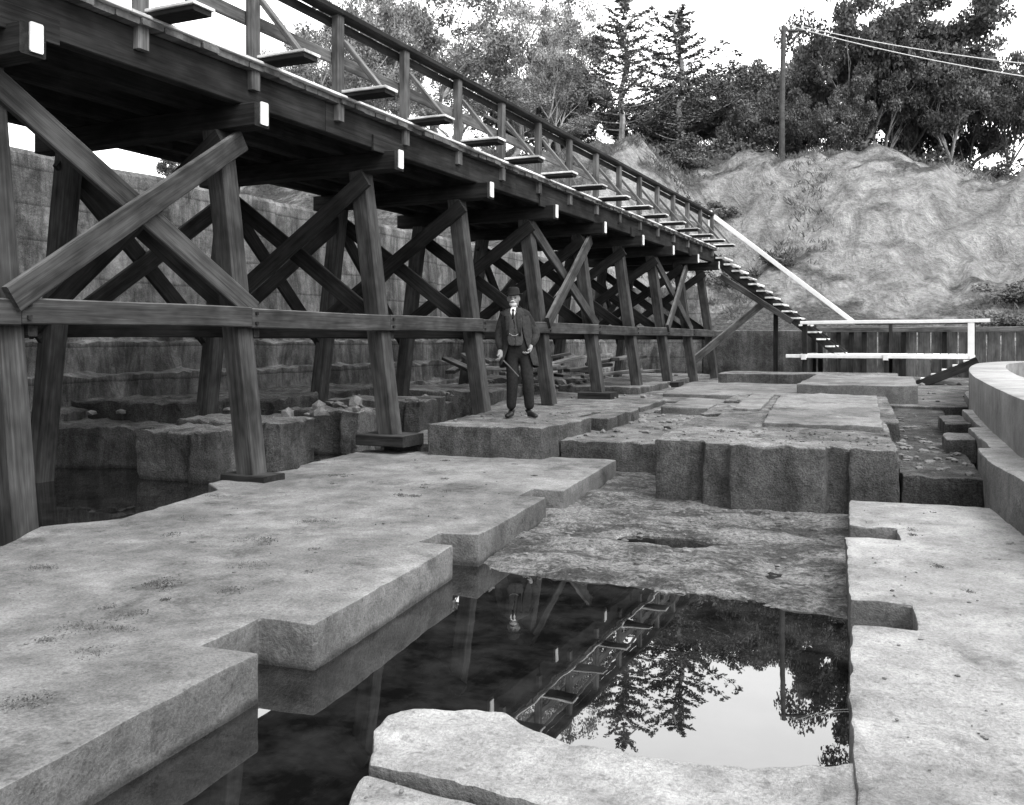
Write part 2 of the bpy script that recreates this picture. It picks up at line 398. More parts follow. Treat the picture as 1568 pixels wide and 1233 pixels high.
slab('wall_footing',[(3,4),(1.5,4.5),(1.28,6.6),(1.14,8.62),(1.18,9.7),(1.3,9.75),(1.36,12),(1.5,12.05),(1.62,15),(1.8,15.1),(2.2,20),(3,24),(4,24)],-.4,.62,M_slabR,.2,.008,.01,.02,41)
slab('footing_block',[(1.02,11.0),(1.33,11.0),(1.36,11.9),(1.08,11.9)],.3,.56,M_mid,.15,.02,.02,.02,42)
slab('footing_block',[(1.18,13),(1.5,13),(1.55,14.4),(1.25,14.3)],.3,.58,M_mid,.15,.02,.02,.02,43)

# rubble: loose stones, one object
V=[];F=[]; ico=bmesh.new(); bmesh.ops.create_icosphere(ico,subdivisions=1,radius=1); IV=[v.co.copy() for v in ico.verts]; IF=[[v.index for v in f.verts] for f in ico.faces]; ico.free()
random.seed(77)
def stone(x,y,z,r):
    b=len(V); o=Vector((random.random()*50,)*3); sc=Vector((random.uniform(.7,1.4),random.uniform(.7,1.3),random.uniform(.4,.8)))*r
    for v in IV: q=v*(1+.5*noise.noise(v*1.3+o)); V.append(Vector((x+q.x*sc.x,y+q.y*sc.y,z+q.z*sc.z)))
    F.extend([tuple(b+i for i in f) for f in IF])
for k in range(260):
    x,y=random.uniform(-2.45,0),random.uniform(5.9,8.8); stone(x,y,silt_z(x,y),random.choice((.008,.012,.018,.03)))
for k in range(160): stone(random.uniform(-1.7,.4),random.uniform(9.1,10.6),.655,random.choice((.008,.014,.022)))
for k in range(140): stone(random.uniform(-3.25,-1.9),random.uniform(10.9,17),.425,random.choice((.012,.02,.04,.06)))
for k in range(120): stone(random.uniform(.5,1.15),random.uniform(9.3,17),.415,random.choice((.012,.02,.04,.05)))
for k in range(60): stone(random.uniform(-4.8,-3.4),random.uniform(10.5,12.9),.61,random.choice((.008,.014,.025)))
for k in range(150): stone(random.uniform(-9,3),random.uniform(18,31),.48,random.choice((.03,.05,.09)))
for k in range(90): stone(random.uniform(.1,1.3),random.uniform(2.4,8.5),.232,random.choice((.005,.008,.011)))
for k in range(90): stone(random.uniform(-5.3,-2.6),random.uniform(3,10.4),.232,random.choice((.005,.008,.012)))
for k in range(70): stone(random.uniform(-1.5,.2),random.uniform(2.2,3.0),.21,random.choice((.004,.007,.010)))
for k in range(60): p=T(random.uniform(1.5,14),random.uniform(1.2,4.4),0); stone(p.x,p.y,.66,random.choice((.04,.07,.12)))
mk('rubble',V,F,M_rock)

# ------------------------------------------------------------ trestle
TR=empty('timber_trestle_bridge',(0,0,0))
posts=Beams(); caps=Beams(); strg=Beams(); deck=Beams(); rail=Beams(); brace=Beams(); bases=Beams(); bolts=Beams()
SP=2.57
random.seed(70)
for i in range(-1,11):
    s=SP*(i-2); zb=.2 if i<=2 else (.36 if i<=4 else .5)
    if i<=1: zb=-.3
    posts.beam(T(s,.08,zb),T(s,.55,3.82),.22,.22)
    posts.beam(T(s,3.3,-.3),T(s,2.75,3.82),.22,.22)
    if i in(3,4,6,8): bases.beam(T(s,-.25,zb+.03),T(s,.45,zb+.03),.5,.14)
    if i==2: bases.beam(T(s,-.2,.25),T(s,.36,.25),.32,.08)
    caps.beam(T(s,3.2,3.92),T(s,-.04,3.92),.22,.24)
    caps.beam(T(s+.02,-.045,3.94),T(s+.02,-.06,3.94),.11,.23,1)
    brace.beam(T(s-.16,.35,3.7),T(s-.16,3.25,1.75),.06,.22)
    brace.beam(T(s+.16,2.95,3.7),T(s+.16,.2,1.75),.06,.22)
    brace.beam(T(s+.15,.16,1.76),T(s+.15,3.4,1.76),.08,.17)
def xb(a,b,w0,w1,z0,z1,mi=0):
    brace.beam(T(SP*(a-2)-.1,w1,z1),T(SP*(b-2)+.1,w0,z0),.22,.07,mi,up=Vector((TL.x,TL.y,0)))
    o=-.09
    brace.beam(T(SP*(a-2)-.1,w0+o,z0),T(SP*(b-2)+.1,w1+o,z1),.22,.07,mi,up=Vector((TL.x,TL.y,0)))
for a,b in((1,2),(5,6),(8,9)): xb(a,b,.16,.40,1.95,3.72,1)
xb(-1,0,.16,.40,1.95,3.72,1)
for a,b in((0,1),(2,3),(3,4),(4,5),(6,7),(7,8),(9,10)): xb(a,b,3.2,2.8,1.6,3.7,0)
for a in range(-1,10):
    brace.beam(T(SP*(a-2)+.003,.13,1.87),T(SP*(a-1)-.003,.13,1.87+random.uniform(-.012,.012)),.09,.2,1)
    brace.beam(T(SP*(a-2)+.003,3.35,1.8),T(SP*(a-1)-.003,3.35,1.8),.07,.2)
    for dz in(-.05,.05): bolts.beam(T(SP*(a-2)+.06,.09,1.87+dz),T(SP*(a-2)+.06,.065,1.87+dz),.035,.035)
S0,S1=-9.0,20.75
for j,w in enumerate((.2,.8,1.4,2.0,2.55,3.0)):
    s=S0
    while s<S1:
        e=min(S1,s+5.14); strg.beam(T(s+.003,w,4.215),T(e-.003,w,4.215),.13,.35,0); s=e
for i in range(-1,10,2): strg.beam(T(SP*(i-2)-.35,.125,4.1),T(SP*(i-2)+.35,.125,4.1),.03,.2,0)
s=S0; 
while s<S1:
    wd=random.uniform(.2,.26); e=random.uniform(-.03,.03); deck.beam(T(s,.04+e,4.425),T(s,3.15+random.uniform(-.03,.03),4.425),wd-.006,.06,0)
    s+=wd
s=S0
while s<S1:
    e=min(S1,s+random.uniform(2.5,4)); deck.beam(T(s+.003,.06,4.475),T(e-.003,.06,4.475),.12,.03,1); s=e
deck.done('deck_planks',[M_plank,M_pale],TR)
ks=[.05+1.45*k for k in range(-6,15)]
for s in ks:
    if s>S1: continue
    e=random.uniform(-.05,.05)
    rail.beam(T(s+.13,.5,4.515),T(s+.13,-.5+e,4.50),.22,.05,2)
    rail.beam(T(s+.13,.5,4.553),T(s+.13,-.52+e,4.538),.26,.028,3)
    rail.beam(T(s,.12,4.2),T(s,.12,5.43),.1,.12,0)
    rail.beam(T(s+.09,-.42,4.54),T(s+.09,.09,5.15),.1,.05,0)
    rail.beam(T(s,3.05,4.2),T(s,3.05,5.4),.1,.12,0)
    rail.beam(T(s+.09,3.55,4.48),T(s+.09,3.1,5.15),.1,.05,0)
for a,b in zip(ks,ks[1:]):
    for w,dz in((.12,0),(3.05,-.03)):
        rail.beam(T(a+.003,w,5.465+dz),T(b-.003,w,5.465+dz),.17,.07,2)
        rail.beam(T(a+.003,w+.08,4.95+dz),T(b-.003,w+.08,4.95+dz),.04,.14,0)
        rail.beam(T(a+.003,w+.08,5.36+dz),T(b-.003,w+.08,5.36+dz),.04,.1,2)
brace.beam(T(SP*7.2,.3,1.0),T(21.6,-1.3,2.9),.08,.22,1)
brace.beam(T(SP*8,-.1,3.6),T(SP*8,-2.2,2.2),.08,.16,1)
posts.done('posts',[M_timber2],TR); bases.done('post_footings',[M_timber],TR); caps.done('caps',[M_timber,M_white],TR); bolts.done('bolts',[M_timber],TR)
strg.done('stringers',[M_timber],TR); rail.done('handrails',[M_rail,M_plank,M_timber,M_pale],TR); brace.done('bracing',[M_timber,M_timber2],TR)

# staircase and landing
ST=empty('timber_staircase')
b=Beams(); n=15; zt,zl=4.40,1.27; wt,wl=.1,-3.6
for s in(20.95,21.95):
    b.beam(T(s,wt+.2,zt-.12),T(s,wl,zl-.1),.07,.26,0)
for k in range(n):
    f=(k+.5)/n; w=wt+(wl-wt)*f; z=zt+(zl-zt)*(k+1)/n
    b.beam(T(20.82,w,z),T(22.1,w,z),.27,.05,1)
b.beam(T(20.85,.35,5.62),T(20.85,wl-.25,2.2),.10,.13,2)
b.beam(T(20.85,.28,4.3),T(20.85,.28,5.66),.11,.11,2)
b.beam(T(22.05,.3,5.5),T(22.05,wl-.15,2.2),.07,.09,0)
for w in(-1.6,-2.9): 
    b.beam(T(21.4,w,.4),T(21.4,w,zt+(zl-zt)*((-w+.1)/3.7)-.2),.13,.13,0)
b.done('flight',[M_timber,M_pale,M_white],ST)
LP=empty('landing_platform'); b=Beams()
w=-2.6
while w>-7.0: b.beam(T(20.12,w,1.24),T(22.3,w,1.24),.2,.05,1); w-=.215
b.beam(T(20.1,-2.1,1.2),T(20.1,-7.0,1.2),.06,.10,2)
b.beam(T(20.1,-2.5,2.16),T(20.1,-7.35,2.18),.10,.09,2)
b.beam(T(22.3,-3.8,2.16),T(22.3,-7.2,2.16),.08,.06,0)
for w in(-2.62,-4.8,-6.95):
    b.beam(T(20.17,w,.35),T(20.17,w,1.16 if w==-4.8 else 2.12),.12,.12,0); b.beam(T(22.25,w,.35),T(22.25,w,2.12),.1,.1,0)
    b.beam(T(20.04,w+.02,1.1),T(20.04,w+.02,1.26),.14,.05,2)
b.beam(T(20.08,-6.9,1.2),T(20.08,-6.9,2.16),.16,.04,2)
for k in range(6):
    w=-6.85+.26*k; z=1.1-.12*k; b.beam(T(19.3,w,z),T(20.05,w,z),.28,.05,1); b.beam(T(19.34,w+.13,z-.09),T(20.02,w+.13,z-.09),.03,.14,0)
b.beam(T(19.3,-7.05,1.1),T(19.3,-5.4,.36),.05,.24,0); b.beam(T(20.03,-7.05,1.1),T(20.03,-5.4,.36),.05,.24,0)
b.done('landing',[M_timber,M_pale,M_white],LP)

b=Beams()
for k in range(26):
    s=random.uniform(8,15); w=random.uniform(.9,3.2); a=random.uniform(-.9,.9); L=random.uniform(.8,1.9); z=.75+random.uniform(0,.45)
    b.beam(T(s,w,z),T(s+L*math.cos(a),w+L*math.sin(a),z+random.uniform(-.12,.25)),.2,.07,k%2)
b.done('lumber_pile',[M_timber2,M_rail])

# ------------------------------------------------------------ vegetation
class Tree:
    def __init__(s): s.v=[]; s.f=[]; s.L=[]
    def tube(s,pts,rad,n=6):
        b=len(s.v)
        for k,(p,r) in enumerate(zip(pts,rad)):
            d=(pts[min(k+1,len(pts)-1)]-pts[max(0,k-1)]).normalized()
            a=d.orthogonal().normalized(); c=d.cross(a)
            for i in range(n):
                t=2*math.pi*i/n; s.v.append(p+(a*math.cos(t)+c*math.sin(t))*r)
        for k in range(len(pts)-1):
            for i in range(n):
                j=(i+1)%n; s.f.append((b+k*n+i,b+k*n+j,b+k*n+n+j,b+k*n+n+i))
    def leaves(s,c,r,n,size,flat=.65,po=.45):
        p=rng.normal(size=(n,3)); p/=np.linalg.norm(p,axis=1)[:,None]; p*=(rng.random((n,1))**po)*r; p[:,2]*=flat
        s.L.append((p+np.array(c),np.full(n,size)*rng.uniform(.6,1.4,n)))
    def mesh(s,name,mb,ml):
        P=np.concatenate([a for a,_ in s.L]); Z=np.concatenate([a for _,a in s.L]); n=len(P)
        a=rng.normal(size=(n,3)); a/=np.linalg.norm(a,axis=1)[:,None]
        b=rng.normal(size=(n,3)); b-=a*(a*b).sum(1)[:,None]; b/=np.linalg.norm(b,axis=1)[:,None]
        a*=Z[:,None]; b*=Z[:,None]*.6
        Q=np.stack([P-a,P-b,P+a,P+b],1).reshape(-1,3)
        nb=len(s.v); verts=[tuple(v) for v in s.v]+[tuple(q) for q in Q]
        faces=s.f+[(nb+4*i,nb+4*i+1,nb+4*i+2,nb+4*i+3) for i in range(n)]
        me=bpy.data.meshes.new(name); me.from_pydata(verts,[],faces); me.materials.append(mb); me.materials.append(ml)
        me.polygons.foreach_set('material_index',[0]*len(s.f)+[1]*n); me.update(); return me
def rv(k=1): return Vector((random.gauss(0,k),random.gauss(0,k),random.gauss(0,k)))
def oak(name,seed,mb,ml,dens=170,leaf=.15,clump=.95,trunk=2.6,lean=.25,skip=.12,r0=.3):
    random.seed(seed); t=Tree()
    def grow(p,d,L,r,lv):
        pts=[p];rad=[r]; q=p.copy()
        ns=4
        for k in range(ns):
            d=(d+rv(.16)+Vector((0,0,.05))).normalized(); q=q+d*L/ns; pts.append(q.copy()); rad.append(r*(1-.5*(k+1)/ns))
        t.tube(pts,rad,6 if lv<2 else 4)
        if lv>=2 and random.random()>skip:
            t.leaves(q,clump*random.uniform(.6,1.2),int(dens*random.uniform(.6,1.2)),leaf)
        if lv==3: return
        nc=(5,4,3)[lv]
        ph=random.uniform(0,6.28)
        for c in range(nc):
            an=ph+c*6.283/nc+random.uniform(-.4,.4); sp=(.95,.75,.7)[lv]*random.uniform(.6,1.15)
            side=Vector((math.cos(an),math.sin(an),0))
            nd=(d*math.cos(sp)+side*math.sin(sp)+Vector((0,0,.12))).normalized()
            st=pts[-1]
            if lv>0 and c%2: st=pts[2]
            grow(st,nd,L*(1.15,.72,.6)[lv]*random.uniform(.75,1.2),rad[-1]*.75,lv+1)
    grow(Vector((0,0,-.6)),Vector((random.gauss(0,lean),random.gauss(0,lean),1)).normalized(),trunk+.6,r0,0)
    return t.mesh(name,mb,ml)
def bounds(me):
    a=np.empty(len(me.vertices)*3); me.vertices.foreach_get('co',a); a=a.reshape(-1,3); return np.percentile(a[:,2],99.5), np.percentile(np.abs(a[:,:2]),98)
oaks=[oak('oak_mesh',s,M_bark if s%2 else M_barkpale,M_leaf,380,.11,.98,2.4,.25,.07) for s in(3,8,15)]
airy=[oak('pale_mesh',s,M_barkpale,M_leafhazy,230,.10,1.0,3.2,.35,.14,.42) for s in(21,32,45)]
def conifer(seed,ml):
    random.seed(seed); t=Tree(); H=12
    t.tube([Vector((random.gauss(0,.03)*k,random.gauss(0,.03)*k,H*k/10-.5)) for k in range(11)],[.17*(1-k/10.5)+.02 for k in range(11)])
    z=2.4
    while z<H-.3:
        f=(z-2)/(H-2); L=(2.5*(1-f)**.7+.4)*random.uniform(.7,1.15)
        nb=random.choice((3,4,4)); ph=random.uniform(0,6.28)
        for i in range(nb):
            an=ph+i*6.283/nb+random.uniform(-.4,.4); l=L*random.uniform(.5,1.25); pts=[];rad=[]
            up=random.uniform(.3,.7)
            for k in range(8):
                u=k/7; pts.append(Vector((math.cos(an)*l*u,math.sin(an)*l*u,z+l*(up*u*u*1.2-.15*u)))); rad.append(.035*(1-u)+.010)
            t.tube(pts,rad,4)
            for k in range(2,8):
                t.leaves(pts[k],.11+.04*l,int(10+l*4),.075,.8)
                if k>2 and l>.9:
                    for sd in(-1,1):
                        q=pts[k]+Vector((-math.sin(an)*sd,math.cos(an)*sd,.2))*l*.13; t.leaves(q,.12,8,.07,.8)
        z+=random.uniform(.42,.7)
    t.leaves(Vector((0,0,H-.5)),.18,30,.09,2.0)
    return t.mesh('conifer_mesh',M_barkpale,ml)
cons=[conifer(5,M_needle),conifer(9,M_needle)]
def put(name,me,u,v,D,Rr=None,zoff=0,rot=None,base=None):
    xc=(u-784)/1400*D; x,y=S(xc,D); zb=terr(x,y)-.15+zoff if base is None else base
    zt=CAMZ+(522-v)/1400*D; hm,rm=bounds(me)
    o=bpy.data.objects.new(name,me); scene.collection.objects.link(o)
    sc=(zt-zb)/hm; sr=Rr/rm if Rr else sc
    o.location=(x,y,zb); o.scale=(sr,sr,sc); o.rotation_euler=(0,0,rot if rot is not None else random.uniform(0,6.28)); return o
random.seed(5)
for i,(u,v,D,r) in enumerate([(1150,95,52,3.6),(1285,12,50,4.2),(1400,2,51,4.5),(1480,15,53,4.2),(1350,30,57,5),(1110,105,60,4),(1225,80,60,3.6),(1470,90,49,3.4),(1075,140,54,3.0),(1250,110,48,2.6),(1330,90,49,3),(1530,60,50,2.6),(1420,60,58,5),(1290,60,62,5),(1180,110,62,4)]):
    put('oak_tree',oaks[i%3],u,v,D,r)
for i,(u,v,D,r) in enumerate([(860,0,52,3.6),(780,-60,54,4.8),(690,-40,50,4.8),(590,-30,47,4.4),(490,-20,45,3.8),(410,50,50,3.0),(840,70,47,3),(740,20,60,6),(640,10,60,6),(545,50,58,5),(850,20,60,4.5),(680,120,46,3.5),(780,130,46,3.5),(450,90,56,4)]):
    put('eucalyptus_tree',airy[i%3],u,v,D,r)
for i,(u,v,D,r) in enumerate([(905,90,55,3.4),(1000,135,58,3.4),(830,120,58,3.8),(330,210,44,2.4),(950,160,56,3),(890,60,62,3.5)]):
    put('oak_tree',oaks[i%3],u,v,D,r)
put('conifer_tree',cons[0],955,-5,49,2.7); put('conifer_tree',cons[1],1040,18,51,3.2)

t=Tree(); random.seed(3)
for k in range(26):
    c=rv(.45); c.z=abs(c.z)*.8+.2; t.leaves(c,.4,110,.07,.8)
    t.tube([Vector((0,0,-.2)),c*.5,c],[.04,.03,.01],4)
shrub=t.mesh('shrub_mesh',M_bark,M_leaf)
random.seed(9)
for k in range(46):
    u=random.uniform(1060,1560); D=random.uniform(49,57); x,y=S((u-784)/1400*D,D)
    o=bpy.data.objects.new('shrub',shrub); scene.collection.objects.link(o); o.location=(x,y,terr(x,y)-.1); q=random.uniform(1.0,2.0); o.scale=(q,q,q*.9); o.rotation_euler=(0,0,random.uniform(0,6))
for u,v,D,q in[(1545,430,31,.8),(1565,390,33,1.0),(1570,470,28,.7),(1195,372,39,.7),(1115,365,40,1.0),(1100,330,43,1.0),(960,260,50,1.2),(1010,270,48,1.2),(1060,300,46,1),(900,250,52,1.5)]:
    x,y=S((u-784)/1400*D,D)
    o=bpy.data.objects.new('shrub',shrub); scene.collection.objects.link(o); o.location=(x,y,terr(x,y)-.05); o.scale=(q,q,q*.7); o.rotation_euler=(0,0,random.uniform(0,6))
def blades(name,pts,mat,nb,h,spread):
    V=[];F=[]
    for p in pts:
        for k in range(nb):
            a=random.uniform(0,6.28); r=random.random()**.7*spread; c=Vector(p)+Vector((math.cos(a)*r,math.sin(a)*r,-.01))
            hh=h*random.uniform(.5,1.3); l=Vector((random.gauss(0,.5),random.gauss(0,.5),0))*hh; w=Vector((math.cos(a+1.3),math.sin(a+1.3),0))*hh*.09
            b=len(V); V+= [c-w,c+w,c+l*.4+Vector((0,0,hh*.6))+w*.6,c+l+Vector((0,0,hh))]; F.append((b,b+1,b+2,b+3))
    return mk(name,V,F,mat)
pts=[]
for k in range(5200):
    s=random.uniform(27,46); w=random.uniform(-24,16); p=T(s,w,0)
    off=max(0,(-w-8))*.35
    crest=.75 if s+off>39.5 else 0
    if noise.noise(Vector((p.x*.3,p.y*.3,5)))+crest-.32+(.45 if w>1 else 0)>.1: pts.append((p.x,p.y,terr(p.x,p.y)))
blades('hill_grass',pts,M_grass,14,.22,.4)
t=Tree(); random.seed(12)
tuft=[(205,945),(160,1003),(300,792),(380,866),(500,705),(90,985),(240,898),(345,905),(60,870),(20,1085),(480,800),(395,830),(530,730),(610,760),(180,965),(330,760)]
P=[]
for u,v in tuft:
    d=1400*1.41/(v-522); x,y=S((u-784)/1400*d,d)
    for _ in range(random.randint(2,4)): P.append((x+random.gauss(0,.10),y+random.gauss(0,.04),TOPL,random.uniform(.03,.08)))
for k in range(22): P.append((random.uniform(-5.2,-2.7),random.uniform(3,10.3),TOPL,random.uniform(.02,.06)))
for k in range(12): P.append((random.uniform(.4,1.5),random.uniform(2.5,8.4),TOPL,random.uniform(.02,.05)))
for k in range(50): P.append((random.uniform(-2.4,0),random.uniform(6.2,8.8),.03,random.uniform(.01,.03)))
for k in range(50): P.append((random.uniform(-1.7,.4),random.uniform(9.2,17),.66,random.uniform(.02,.04)))
for x,y,z,r in P: t.leaves(Vector((x,y,z)),r*1.5,int(30+r*2200),.0055,.16,.8)
t.tube([Vector((-3.5,6,.1)),Vector((-3.5,6,.12))],[.01,.01],4)
me=t.mesh('moss_cushions',M_moss,M_moss); o=bpy.data.objects.new('moss_cushions',me); scene.collection.objects.link(o)

# ------------------------------------------------------------ utility pole and wires
D=47; x,y=S((1197-784)/1400*D,D); zb=terr(x,y)-.2; zt=CAMZ+(522-40)/1400*D
UP=empty('utility_pole',(x,y,zb)); t=Tree(); H=zt-zb
t.tube([Vector((0,0,0)),Vector((.02,0,H*.5)),Vector((.1,.03,H))],[.17,.14,.12],10)
mk('shaft',t.v,t.f,M_pole,UP)
b=Beams(); cr=Vector((CS,SN,0))
b.beam(Vector((.1,0,H-.25))-cr*.2,Vector((.1,0,H-.25))+cr*1.1,.12,.1,0)
b.beam(Vector((.1,0,H-.9)),Vector((.1,0,H-.3))+cr*.6,.04,.04,0)
for k in(-.15,.5,1.0): b.beam(Vector((.1,0,H-.2))+cr*k,Vector((.1,0,H-.02))+cr*k,.07,.07,1)
b.done('crossarm',[M_pole,M_white],UP)
t=Tree(); D2=36; x2,y2=S((1640-784)/1400*D2,D2)
for k,(o1,o2) in enumerate(((.5,0),(1.0,.35))):
    p0=Vector((x+.1,y,zt-.05))+cr*o1; p1=Vector((x2,y2,CAMZ+(522-128+22*k)/1400*D2))+cr*o2
    pts=[p0.lerp(p1,i/16)-Vector((0,0,1.1*4*(i/16)*(1-i/16)*.2)) for i in range(17)]
    t.tube(pts,[.022]*17,5)
mk('power_lines',t.v,t.f,M_white)

# ------------------------------------------------------------ man
MAN=empty('standing_man',(-4.08,11.57,.607)); MAN.rotation_euler=(0,0,TH-R(6))
def skin(name,vs,es,rs,mat,sub=2,root=0):
    me=bpy.data.meshes.new(name); me.from_pydata(vs,es,[]); me.materials.append(mat)
    o=bpy.data.objects.new(name,me); scene.collection.objects.link(o); o.parent=MAN
    m=o.modifiers.new('s','SKIN'); m.use_smooth_shade=True
    for i,r in enumerate(rs):
        sv=me.skin_vertices[0].data[i]; sv.radius=(r,r) if isinstance(r,(int,float)) else r; sv.use_root=(i==root)
    q=o.modifiers.new('u','SUBSURF'); q.levels=sub; q.render_levels=sub
    return o
V=[(-.04,0,.93),(-.06,0,1.08),(-.085,0,1.25),(-.10,.01,1.40),(-.105,0,1.49),(-.25,.01,1.375),(-.315,.03,1.12),(-.285,-.07,.90),
   (.06,.01,1.375),(.19,.06,1.13),(.135,-.07,.95),(-.125,0,.84),(-.125,-.03,.48),(-.15,.03,.10),(.045,0,.84),(.085,-.05,.49),(.10,.03,.10)]
E=[(0,1),(1,2),(2,3),(3,4),(3,5),(5,6),(6,7),(3,8),(8,9),(9,10),(0,11),(11,12),(12,13),(0,14),(14,15),(15,16)]
RR=[(.15,.12),(.145,.12),(.155,.12),(.10,.085),.055,.07,.055,.040,.07,.055,.040,.105,.085,.07,.105,.085,.07]
skin('suit_body',V,E,RR,M_suit)
bm=bmesh.new(); rows=[]
CR=[(1.465,.075,.07,.35),(1.44,.13,.09,.34),(1.40,.185,.115,.36),(1.32,.20,.14,.40),(1.2,.19,.145,.46),(1.08,.185,.145,.52),(.98,.20,.155,.62),(.88,.222,.168,.74),(.78,.24,.18,.84),(.68,.252,.188,.92)]
n=48
for k,(z,rx,ry,op) in enumerate(CR):
    row=[]; cx=-.095+(.045 if z<1 else .045*max(0,(1.4-z)/.4))
    for i in range(n+1):
        a=-math.pi/2+op+(2*math.pi-2*op)*i/n
        fold=1+(.05*math.sin(a*7+z*2)+.03*math.sin(a*13-z*5))*max(0,min(1,(1.15-z)*3))+.015*noise.noise(Vector((a*2,z*9,1)))
        row.append(bm.verts.new((cx+rx*math.cos(a)*fold,.01+ry*math.sin(a)*fold,z-(.02*math.sin(a*3) if k==9 else 0))))
    rows.append(row)
for a,b_ in zip(rows,rows[1:]):
    for i in range(n): bm.faces.new((a[i],a[i+1],b_[i+1],b_[i]))
o=from_bm(bm,'coat',M_coat,MAN); o.data.shade_smooth(); md=o.modifiers.new('t','SOLIDIFY'); md.thickness=.014
md=o.modifiers.new('u','SUBSURF'); md.levels=md.render_levels=1
skin('coat_sleeve_right',[(-.225,.01,1.385),(-.262,.02,1.30),(-.29,.025,1.20),(-.315,.03,1.12),(-.305,-.01,1.02),(-.288,-.055,.93)],[(0,1),(1,2),(2,3),(3,4),(4,5)],[.078,.076,.070,.068,.058,.052],M_coat)
skin('coat_sleeve_left',[(.035,.01,1.385),(.085,.03,1.30),(.14,.05,1.21),(.19,.06,1.13),(.17,.0,1.05),(.142,-.05,.985)],[(0,1),(1,2),(2,3),(3,4),(4,5)],[.078,.076,.070,.068,.058,.052],M_coat)
def yfront(x,z):
    return -.165+1.6*(x+.085)**2-.006*math.cos((z-1.15)*6)+max(0,z-1.36)*.45
def patch(name,outline,mat,off=0,th=.010):
    V=[];F=[];m=8
    for z,xl,xr in outline:
        for i in range(m+1):
            x=xl+(xr-xl)*i/m; V.append((x,yfront(x,z)-off,z))
    for k in range(len(outline)-1):
        for i in range(m): a=k*(m+1)+i; F.append((a,a+1,a+m+2,a+m+1))
    o=mk(name,V,F,mat,MAN,smooth=True); md=o.modifiers.new('t','SOLIDIFY'); md.thickness=th; md.offset=0; return o
patch('waistcoat_right',[(1.42,-.20,-.145),(1.38,-.20,-.13),(1.33,-.20,-.112),(1.2,-.19,-.08),(1.05,-.18,-.07),(.99,-.165,-.075),(.965,-.13,-.09)],M_vest)
patch('waistcoat_left',[(1.42,-.06,-.01),(1.38,-.08,.0),(1.33,-.098,.01),(1.2,-.082,.01),(1.05,-.072,.03),(.99,-.075,.02),(.965,-.075,-.02)],M_vest,.002)
patch('shirt_front',[(1.475,-.135,-.075),(1.42,-.15,-.06),(1.36,-.13,-.08),(1.31,-.112,-.098)],M_white,-.012)
patch('necktie',[(1.455,-.118,-.092),(1.44,-.122,-.088),(1.425,-.113,-.097),(1.37,-.122,-.088),(1.32,-.112,-.098)],M_felt,.004)
patch('lapel_right',[(1.46,-.165,-.14),(1.40,-.215,-.15),(1.365,-.235,-.15),(1.36,-.205,-.148),(1.22,-.2,-.15),(1.1,-.19,-.165)],M_coat,.012,.012)
patch('lapel_left',[(1.46,-.07,-.045),(1.40,-.06,.005),(1.365,-.06,.025),(1.36,-.058,-.005),(1.22,-.045,.01),(1.1,-.025,.005)],M_coat,.012,.012)
bt=Tree()
for z in(1.27,1.21,1.15,1.09,1.03): 
    y=yfront(-.08,z)-.008; bt.tube([Vector((-.082,y,z)),Vector((-.082,y-.006,z))],[.008,.006],8)
mk('waistcoat_buttons',bt.v,bt.f,M_felt,MAN)
t=Tree(); t.tube([Vector((-.15+.014*i,yfront(-.15+.014*i,1.1)-.010,1.13-.03*math.sin(i*math.pi/9))) for i in range(10)],[.0025]*10,5); mk('watch_chain',t.v,t.f,M_hair,MAN)
hc=Vector((-.112,-.02,1.60)); bm=bmesh.new(); bmesh.ops.create_uvsphere(bm,u_segments=40,v_segments=30,radius=1)
for v in bm.verts:
    x,y,z=v.co; 
    jaw=1-.28*max(0,-z)**1.4
    X=x*.076*jaw; Y=y*.096*(1-.12*max(0,-z)); Z=z*.118
    if y<0:
        nz_=math.exp(-(x/.16)**2)*math.exp(-((z+.12)/.2)**2)*(-y); Y-=.028*nz_
        for sx in(-.38,.38): Y+=.014*math.exp(-((x-sx)/.2)**2-((z-.05)/.13)**2)
        Y-=.008*math.exp(-((z-.25)/.1)**2-(x/.5)**2)
        Y+=.005*math.exp(-((z+.42)/.05)**2-(x/.28)**2)
    v.co=Vector((X,Y,Z))+hc
o=from_bm(bm,'head',M_skin,MAN); o.data.shade_smooth()
skin('neck',[(-.105,.01,1.44),(-.11,0,1.54)],[(0,1)],[.058,.056],M_skin)
def blob(name,c,r,mat,f=None,seg=16):
    bm=bmesh.new(); bmesh.ops.create_uvsphere(bm,u_segments=seg,v_segments=seg-4,radius=1)
    for v in bm.verts:
        q=Vector((v.co.x*r[0],v.co.y*r[1],v.co.z*r[2]))
        if f: q=f(q,v.co)
        v.co=q+Vector(c)
    o=from_bm(bm,name,mat,MAN); o.data.shade_smooth(); return o
for sx,nm in((-1,'ear_right'),(1,'ear_left')): blob(nm,hc+Vector((sx*.077,.008,-.005)),(.012,.02,.032),M_skin)
for sx,nm in((-1,'eye_right'),(1,'eye_left')): blob(nm,hc+Vector((sx*.028,-.079,.006)),(.012,.007,.006),M_felt,seg=12)
def beardf(q,u): q.z*= (1.3 if u.z<0 else .6); q.x*=(1-.35*max(0,-u.z)); q+=noise.noise_vector(u*6)*.004; return q
blob('beard',hc+Vector((0,-.060,-.078)),(.054,.040,.038),M_hair,beardf,20)
blob('moustache',hc+Vector((0,-.102,-.038)),(.036,.013,.010),M_hair,lambda q,u:q+Vector((0,0,-.012*abs(u.x)**2)))
blob('side_hair',hc+Vector((0,.03,0)),(.081,.077,.07),M_hair)
t=Tree()
for sx in(-.028,.028):
    t.tube([hc+Vector((sx+.018*math.cos(a),-.096,.006+.015*math.sin(a))) for a in np.linspace(0,6.283,17)],[.0015]*17,4)
